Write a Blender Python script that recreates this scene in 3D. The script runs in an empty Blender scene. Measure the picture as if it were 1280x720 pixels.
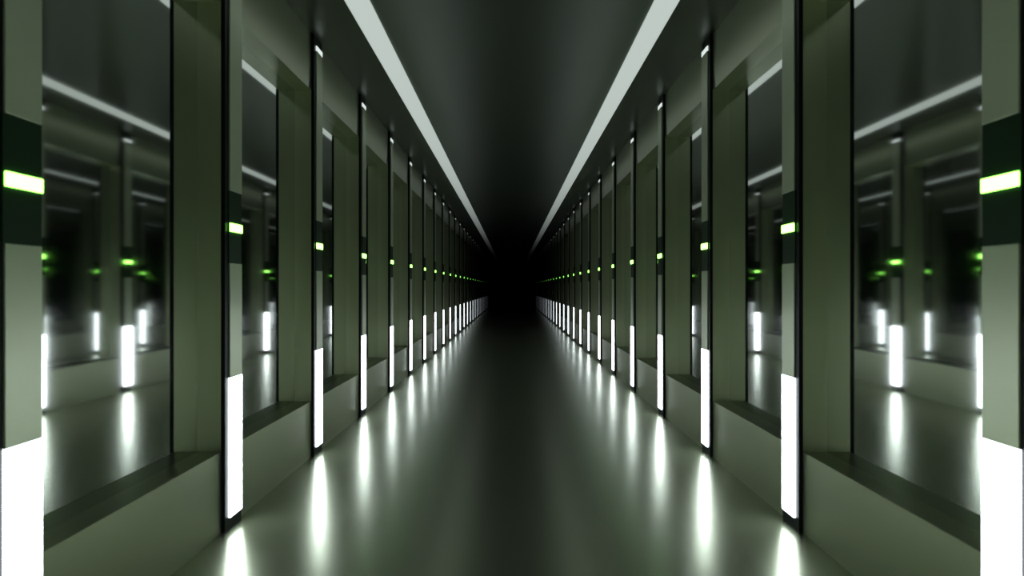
import bpy, bmesh, math

# ------------------------------------------------------------------ scale
W = 1.5                 # half distance between the two rows of post faces (m)
F = 1000.0              # focal length in pixels of the 1280 px frame
EYE = 0.8585 * W        # camera height above the floor
CEIL = EYE + 1.29 * W
HEAD = EYE + 1.005 * W  # underside of the header band
SILL = EYE - 0.575 * W  # top of the plinth
X_WALL = 1.53           # plinth / header / pier face
X_MIRROR = 1.6535       # mirror face inside the openings
X_BACK = 1.80           # back of the wall
Y0, PITCH = 4.26, 1.89  # near edge of the lit face of the second post, spacing
Y_NEAR, Y_FAR = -3.0, 56.0
N_FIRST, N_LAST = -3, 24

scene = bpy.context.scene
col = scene.collection

# ------------------------------------------------------------------ materials
def new_mat(name):
    m = bpy.data.materials.new(name)
    m.use_nodes = True
    nt = m.node_tree
    nt.nodes.clear()
    out = nt.nodes.new('ShaderNodeOutputMaterial')
    return m, nt, out

def paint(name, colour, rough, spec=0.5, bump=0.0, scale=60.0, var=0.0, rough_var=0.0, metal=0.0):
    """Painted / coated surface with faint procedural mottling."""
    m, nt, out = new_mat(name)
    b = nt.nodes.new('ShaderNodeBsdfPrincipled')
    b.inputs['Base Color'].default_value = (*colour, 1)
    b.inputs['Roughness'].default_value = rough
    b.inputs['Specular IOR Level'].default_value = spec
    b.inputs['Metallic'].default_value = metal
    nt.links.new(b.outputs[0], out.inputs[0])
    tc = nt.nodes.new('ShaderNodeTexCoord')
    if var or rough_var:
        no = nt.nodes.new('ShaderNodeTexNoise')
        no.inputs['Scale'].default_value = 1.7
        no.inputs['Detail'].default_value = 4
        nt.links.new(tc.outputs['Object'], no.inputs['Vector'])
        if var:
            r = nt.nodes.new('ShaderNodeValToRGB')
            r.color_ramp.elements[0].position = 0.3
            r.color_ramp.elements[1].position = 0.7
            r.color_ramp.elements[0].color = (*[c * (1 - var) for c in colour], 1)
            r.color_ramp.elements[1].color = (*[c * (1 + var) for c in colour], 1)
            nt.links.new(no.outputs['Fac'], r.inputs['Fac'])
            nt.links.new(r.outputs['Color'], b.inputs['Base Color'])
        if rough_var:
            mr = nt.nodes.new('ShaderNodeMapRange')
            mr.inputs['To Min'].default_value = rough - rough_var
            mr.inputs['To Max'].default_value = rough + rough_var
            nt.links.new(no.outputs['Fac'], mr.inputs['Value'])
            nt.links.new(mr.outputs[0], b.inputs['Roughness'])
    if bump:
        n2 = nt.nodes.new('ShaderNodeTexNoise')
        n2.inputs['Scale'].default_value = scale
        bp = nt.nodes.new('ShaderNodeBump')
        bp.inputs['Strength'].default_value = bump
        bp.inputs['Distance'].default_value = 0.002
        nt.links.new(tc.outputs['Object'], n2.inputs['Vector'])
        nt.links.new(n2.outputs['Fac'], bp.inputs['Height'])
        nt.links.new(bp.outputs[0], b.inputs['Normal'])
    return m

def glow(name, colour, strength):
    m, nt, out = new_mat(name)
    e = nt.nodes.new('ShaderNodeEmission')
    e.inputs['Color'].default_value = (*colour, 1)
    e.inputs['Strength'].default_value = strength
    nt.links.new(e.outputs[0], out.inputs[0])
    return m

def mirror_mat():
    """Smoked mirror glass: reflects more at grazing angles, slightly soft."""
    m, nt, out = new_mat('smoked_mirror')
    lw = nt.nodes.new('ShaderNodeLayerWeight')
    lw.inputs['Blend'].default_value = 0.5
    mr = nt.nodes.new('ShaderNodeMapRange')
    mr.inputs['To Min'].default_value = 0.30
    mr.inputs['To Max'].default_value = 0.95
    nt.links.new(lw.outputs['Facing'], mr.inputs['Value'])
    g = nt.nodes.new('ShaderNodeBsdfGlossy')
    g.inputs['Roughness'].default_value = 0.041
    g.inputs['Color'].default_value = (0.97, 1.0, 0.97, 1)
    d = nt.nodes.new('ShaderNodeBsdfDiffuse')
    d.inputs['Color'].default_value = (0.004, 0.006, 0.005, 1)
    mx = nt.nodes.new('ShaderNodeMixShader')
    nt.links.new(mr.outputs[0], mx.inputs[0])
    nt.links.new(d.outputs[0], mx.inputs[1])
    nt.links.new(g.outputs[0], mx.inputs[2])
    nt.links.new(mx.outputs[0], out.inputs[0])
    return m

M = {
    'floor': paint('polished_floor', (0.390, 0.445, 0.300), 0.25, 0.50, var=0.02, rough_var=0.005, metal=0.90),
    'ceiling': paint('ceiling_paint', (0.062, 0.080, 0.055), 0.34, 0.50, bump=0.02, scale=90, metal=0.75),
    'wall': paint('satin_wall', (0.39, 0.435, 0.290), 0.285, 0.50, metal=0.88),
    'black': paint('black_metal', (0.003, 0.005, 0.0045), 0.38, 0.10),
    'housing': paint('black_plastic', (0.005, 0.022, 0.006), 0.50, 0.12),
    'panel': paint('satin_panel', (0.50, 0.56, 0.40), 0.32, 0.50, metal=0.5),
    'trim': paint('dark_aluminium', (0.050, 0.060, 0.050), 0.35, 0.40),
    'mirror': mirror_mat(),
    'strip': glow('ceiling_lamp', (0.880, 1.0, 0.930), 0.60),
    'foot': glow('foot_lamp', (0.88, 0.96, 1.0), 13.0),
    'top': glow('top_lamp', (0.86, 0.97, 0.93), 0.9),
    'led': glow('green_indicator', (0.30, 1.0, 0.12), 8.0),
}

# ------------------------------------------------------------------ mesh helpers
def add_box(bm, x0, x1, y0, y1, z0, z1, bevel=0.0):
    r = bmesh.ops.create_cube(bm, size=1.0)
    vs = r['verts']
    for v in vs:
        v.co.x = (x0 + x1) / 2 + v.co.x * abs(x1 - x0)
        v.co.y = (y0 + y1) / 2 + v.co.y * abs(y1 - y0)
        v.co.z = (z0 + z1) / 2 + v.co.z * abs(z1 - z0)
    if bevel:
        es = list({e for v in vs for e in v.link_edges})
        bmesh.ops.bevel(bm, geom=es, offset=bevel, segments=2, profile=0.5, affect='EDGES')

def obj(name, bm, mat, parent=None):
    me = bpy.data.meshes.new(name)
    bmesh.ops.recalc_face_normals(bm, faces=bm.faces[:])
    bm.to_mesh(me)
    bm.free()
    me.materials.append(mat)
    o = bpy.data.objects.new(name, me)
    col.objects.link(o)
    if parent:
        o.parent = parent
    return o

def box_obj(name, dims, mat, parent=None, bevel=0.0):
    bm = bmesh.new()
    add_box(bm, *dims, bevel=bevel)
    return obj(name, bm, mat, parent)

def tag(o, label, cat, group=None, kind=None):
    o['label'] = label
    o['category'] = cat
    if group:
        o['group'] = group
    if kind:
        o['kind'] = kind
    return o

def copy_tree(o, parent=None):
    c = o.copy()
    col.objects.link(c)
    if parent:
        c.parent = parent
    for ch in list(o.children):
        copy_tree(ch, c)
    return c

ORD = ['first', 'second', 'third', 'fourth', 'fifth', 'sixth', 'seventh', 'eighth', 'ninth', 'tenth',
       'eleventh', 'twelfth', 'thirteenth', 'fourteenth', 'fifteenth', 'sixteenth', 'seventeenth',
       'eighteenth', 'nineteenth', 'twentieth', 'twenty-first', 'twenty-second', 'twenty-third',
       'twenty-fourth', 'twenty-fifth', 'twenty-sixth', 'twenty-seventh', 'twenty-eighth',
       'twenty-ninth', 'thirtieth', 'thirty-first', 'thirty-second', 'thirty-third', 'thirty-fourth',
       'thirty-fifth', 'thirty-sixth']

# ------------------------------------------------------------------ setting
tag(box_obj('floor', (-2.0, 2.0, Y_NEAR, Y_FAR, -0.1, 0.0), M['floor']),
    'polished dark olive corridor floor reflecting the lamps', 'floor', kind='structure')
tag(box_obj('ceiling', (-2.0, 2.0, Y_NEAR, Y_FAR, CEIL, CEIL + 0.1), M['ceiling']),
    'dark flat ceiling over the corridor between the two bright strips', 'ceiling', kind='structure')

PIER0, PIER1 = -0.056, 0.205        # pier extent along the corridor, from the post's lit edge

def wall(side, name):
    s = -1 if side == 'left' else 1
    bm = bmesh.new()
    add_box(bm, s * X_WALL, s * X_BACK, Y_NEAR, Y_FAR, HEAD, CEIL)
    add_box(bm, s * X_WALL, s * X_BACK, Y_NEAR, Y_FAR, 0, SILL)
    add_box(bm, s * (X_MIRROR + 0.012), s * X_BACK, Y_NEAR, Y_FAR, SILL, HEAD)
    for n in range(N_FIRST, N_LAST + 1):
        y = Y0 + n * PITCH
        add_box(bm, s * X_WALL, s * (X_MIRROR + 0.012), y + PIER0, y + PIER1, SILL, HEAD)
    o = obj(name, bm, M['wall'])
    tag(o, 'olive grey %s wall of header, piers and plinth around the mirrors' % side, 'wall', kind='structure')
wall('left', 'wall_left')
wall('right', 'wall_right')
tag(box_obj('wall_back', (-2.0, 2.0, Y_FAR, Y_FAR + 0.1, 0, CEIL), M['wall']),
    'dark end wall closing the far end of the corridor', 'wall', kind='structure')
tag(box_obj('wall_front', (-2.0, 2.0, Y_NEAR - 0.1, Y_NEAR, 0, CEIL), M['wall']),
    'end wall of the corridor behind the viewpoint', 'wall', kind='structure')

# ------------------------------------------------------------------ mirrors in the openings
for s, side in ((-1, 'left'), (1, 'right')):
    first = None
    for n in range(N_FIRST, N_LAST):
        y = Y0 + n * PITCH
        if first is None:
            bm = bmesh.new()
            add_box(bm, s * X_MIRROR, s * (X_MIRROR + 0.012), 0, PITCH + PIER0 - PIER1, SILL, HEAD)
            o = first = obj('mirror_panel', bm, M['mirror'])
        else:
            o = first.copy()
            col.objects.link(o)
        o.location.y = y + PIER1
        k = n + 1                       # 0 = between the first and the second post
        if k < 0:
            lab = 'dark mirror panel in the %s wall, %s one behind the viewpoint' % (side, ORD[-k - 1])
        else:
            lab = 'dark mirror panel in the %s wall between the %s and %s posts' % (side, ORD[k], ORD[k + 1])
        tag(o, lab, 'mirror', 'mirror panels in the %s wall' % side)

# ------------------------------------------------------------------ ceiling strips
for s, side in ((-1, 'left'), (1, 'right')):
    t = bpy.data.objects.new('ceiling_light_strip', None)
    col.objects.link(t)
    xm = s * (0.954 + 1.12) / 2
    t.location = (xm, 0, CEIL)
    tag(t, 'long white light strip along the %s side of the ceiling' % side, 'ceiling light', 'ceiling light strips')
    hw = (1.12 - 0.954) / 2
    bm = bmesh.new()                    # one lens, meshed lengthwise
    ya, yb, ns = Y_NEAR + 0.05, Y_FAR - 0.05, 42
    rows = []
    for i in range(ns + 1):
        y = ya + (yb - ya) * i / ns
        rows.append([bm.verts.new((x, y, z)) for x, z in ((-hw, -0.004), (-hw, -0.014), (hw, -0.014), (hw, -0.004))])
    for r0, r1 in zip(rows, rows[1:]):
        for j in range(4):
            bm.faces.new((r0[j], r0[(j + 1) % 4], r1[(j + 1) % 4], r1[j]))
    bm.faces.new(rows[0])
    bm.faces.new(rows[-1])
    obj('diffuser', bm, M['strip'], t)
    box_obj('housing', (-hw, hw, Y_NEAR + 0.04, Y_FAR - 0.04, -0.004, 0.0), M['trim'], t)

# ------------------------------------------------------------------ posts
ZB0, ZB1 = EYE - 0.815 * W, EYE - 0.32 * W      # foot lamp
ZH0, ZH1 = EYE + 0.088 * W, EYE + 0.347 * W     # indicator housing
ZL0, ZL1 = EYE + 0.202 * W, EYE + 0.231 * W     # green indicator
ZT0, ZT1 = EYE + 1.216 * W, EYE + 1.242 * W     # top lamp
XB = 1.508                                       # inner face of the black body
D0, D1 = 0.0, 0.185                              # lit face along the corridor

def make_post(s):
    """Post of one side, built around its root at (s*W, lit edge, floor)."""
    t = bpy.data.objects.new('lit_post', None)
    col.objects.link(t)
    def X(a): return s * (a - W)
    bm = bmesh.new()
    add_box(bm, X(XB), X(X_WALL), -0.057, 0.197, 0.0, CEIL, bevel=0.002)
    obj('post_body', bm, M['black'], t)
    a, b = X(W), X(XB)
    box_obj('lower_panel', (a, b, D0, D1, ZB1, ZH0), M['panel'], t, 0.0015)
    box_obj('upper_panel', (a, b, D0, D1, ZH1, ZT0), M['panel'], t, 0.0015)
    box_obj('foot_lamp', (a, b, D0, D1, ZB0, ZB1), M['foot'], t)
    box_obj('top_lamp', (a, b, D0, D1, ZT0, ZT1), M['top'], t)
    h = box_obj('indicator_housing', (X(W + 0.003), b, D0 - 0.01, D1, ZH0, ZH1), M['housing'], t, 0.0015)
    box_obj('indicator_light', (X(W - 0.003), X(W + 0.003), D0, D1, ZL0, ZL1), M['led'], h)
    return t

for s, side in ((-1, 'left'), (1, 'right')):
    first = None
    for n in range(N_FIRST, N_LAST + 1):
        if first is None:
            o = first = make_post(s)
        else:
            o = copy_tree(first)
        o.location = (s * W, Y0 + n * PITCH, 0)
        k = n + 1
        if k < 0:
            lab = 'black post with white foot lamp on the %s, %s one behind the viewpoint' % (side, ORD[-k - 1])
        elif k == 0:
            lab = 'nearest black post with large white foot lamp, cut by the %s picture edge' % side
        else:
            lab = 'black post with white foot lamp, %s from the camera in the %s row' % (ORD[k], side)
        tag(o, lab, 'post', 'lit posts along the %s wall' % side)

# ------------------------------------------------------------------ world: black, dark haze thickening down the corridor
world = bpy.data.worlds.new('corridor_air')
scene.world = world
world.use_nodes = True
nt = world.node_tree
nt.nodes.clear()
out = nt.nodes.new('ShaderNodeOutputWorld')
bg = nt.nodes.new('ShaderNodeBackground')
bg.inputs['Color'].default_value = (0, 0, 0, 1)
nt.links.new(bg.outputs[0], out.inputs['Surface'])
va = nt.nodes.new('ShaderNodeVolumeAbsorption')
va.inputs['Color'].default_value = (0, 0, 0, 1)
geo = nt.nodes.new('ShaderNodeNewGeometry')
sep = nt.nodes.new('ShaderNodeSeparateXYZ')
nt.links.new(geo.outputs['Position'], sep.inputs[0])
dm = nt.nodes.new('ShaderNodeMapRange')
dm.interpolation_type = 'SMOOTHSTEP'
dm.inputs['From Min'].default_value = 0.0
dm.inputs['From Max'].default_value = 39.0
dm.inputs['To Min'].default_value = 0.0
dm.inputs['To Max'].default_value = 0.22
nt.links.new(sep.outputs['Y'], dm.inputs['Value'])
nt.links.new(dm.outputs[0], va.inputs['Density'])
nt.links.new(va.outputs[0], out.inputs['Volume'])
world.cycles.volume_step_size = 3.0

# ------------------------------------------------------------------ camera
cam = bpy.data.cameras.new('camera')
cam.sensor_width = 36.0
cam.lens = F / 1280.0 * 36.0
cam.clip_end = 200
co = bpy.data.objects.new('camera', cam)
col.objects.link(co)
co.location = (0, 0, EYE)
co.rotation_euler = (math.pi / 2, 0, 0)
cam.dof.use_dof = True
cam.dof.focus_distance = 14.0
cam.dof.aperture_fstop = 2.8
scene.camera = co

# ------------------------------------------------------------------ colour and sampling
vs = scene.view_settings
vs.view_transform = 'Standard'
vs.look = 'None'
vs.exposure = 0.0
vs.gamma = 1.0
vs.use_curve_mapping = False
cy = scene.cycles
cy.use_denoising = True
cy.use_light_tree = False
cy.max_bounces = 10
cy.diffuse_bounces = 3
cy.glossy_bounces = 8
cy.sample_clamp_indirect = 8.0
cy.blur_glossy = 0.0
cy.volume_bounces = 0
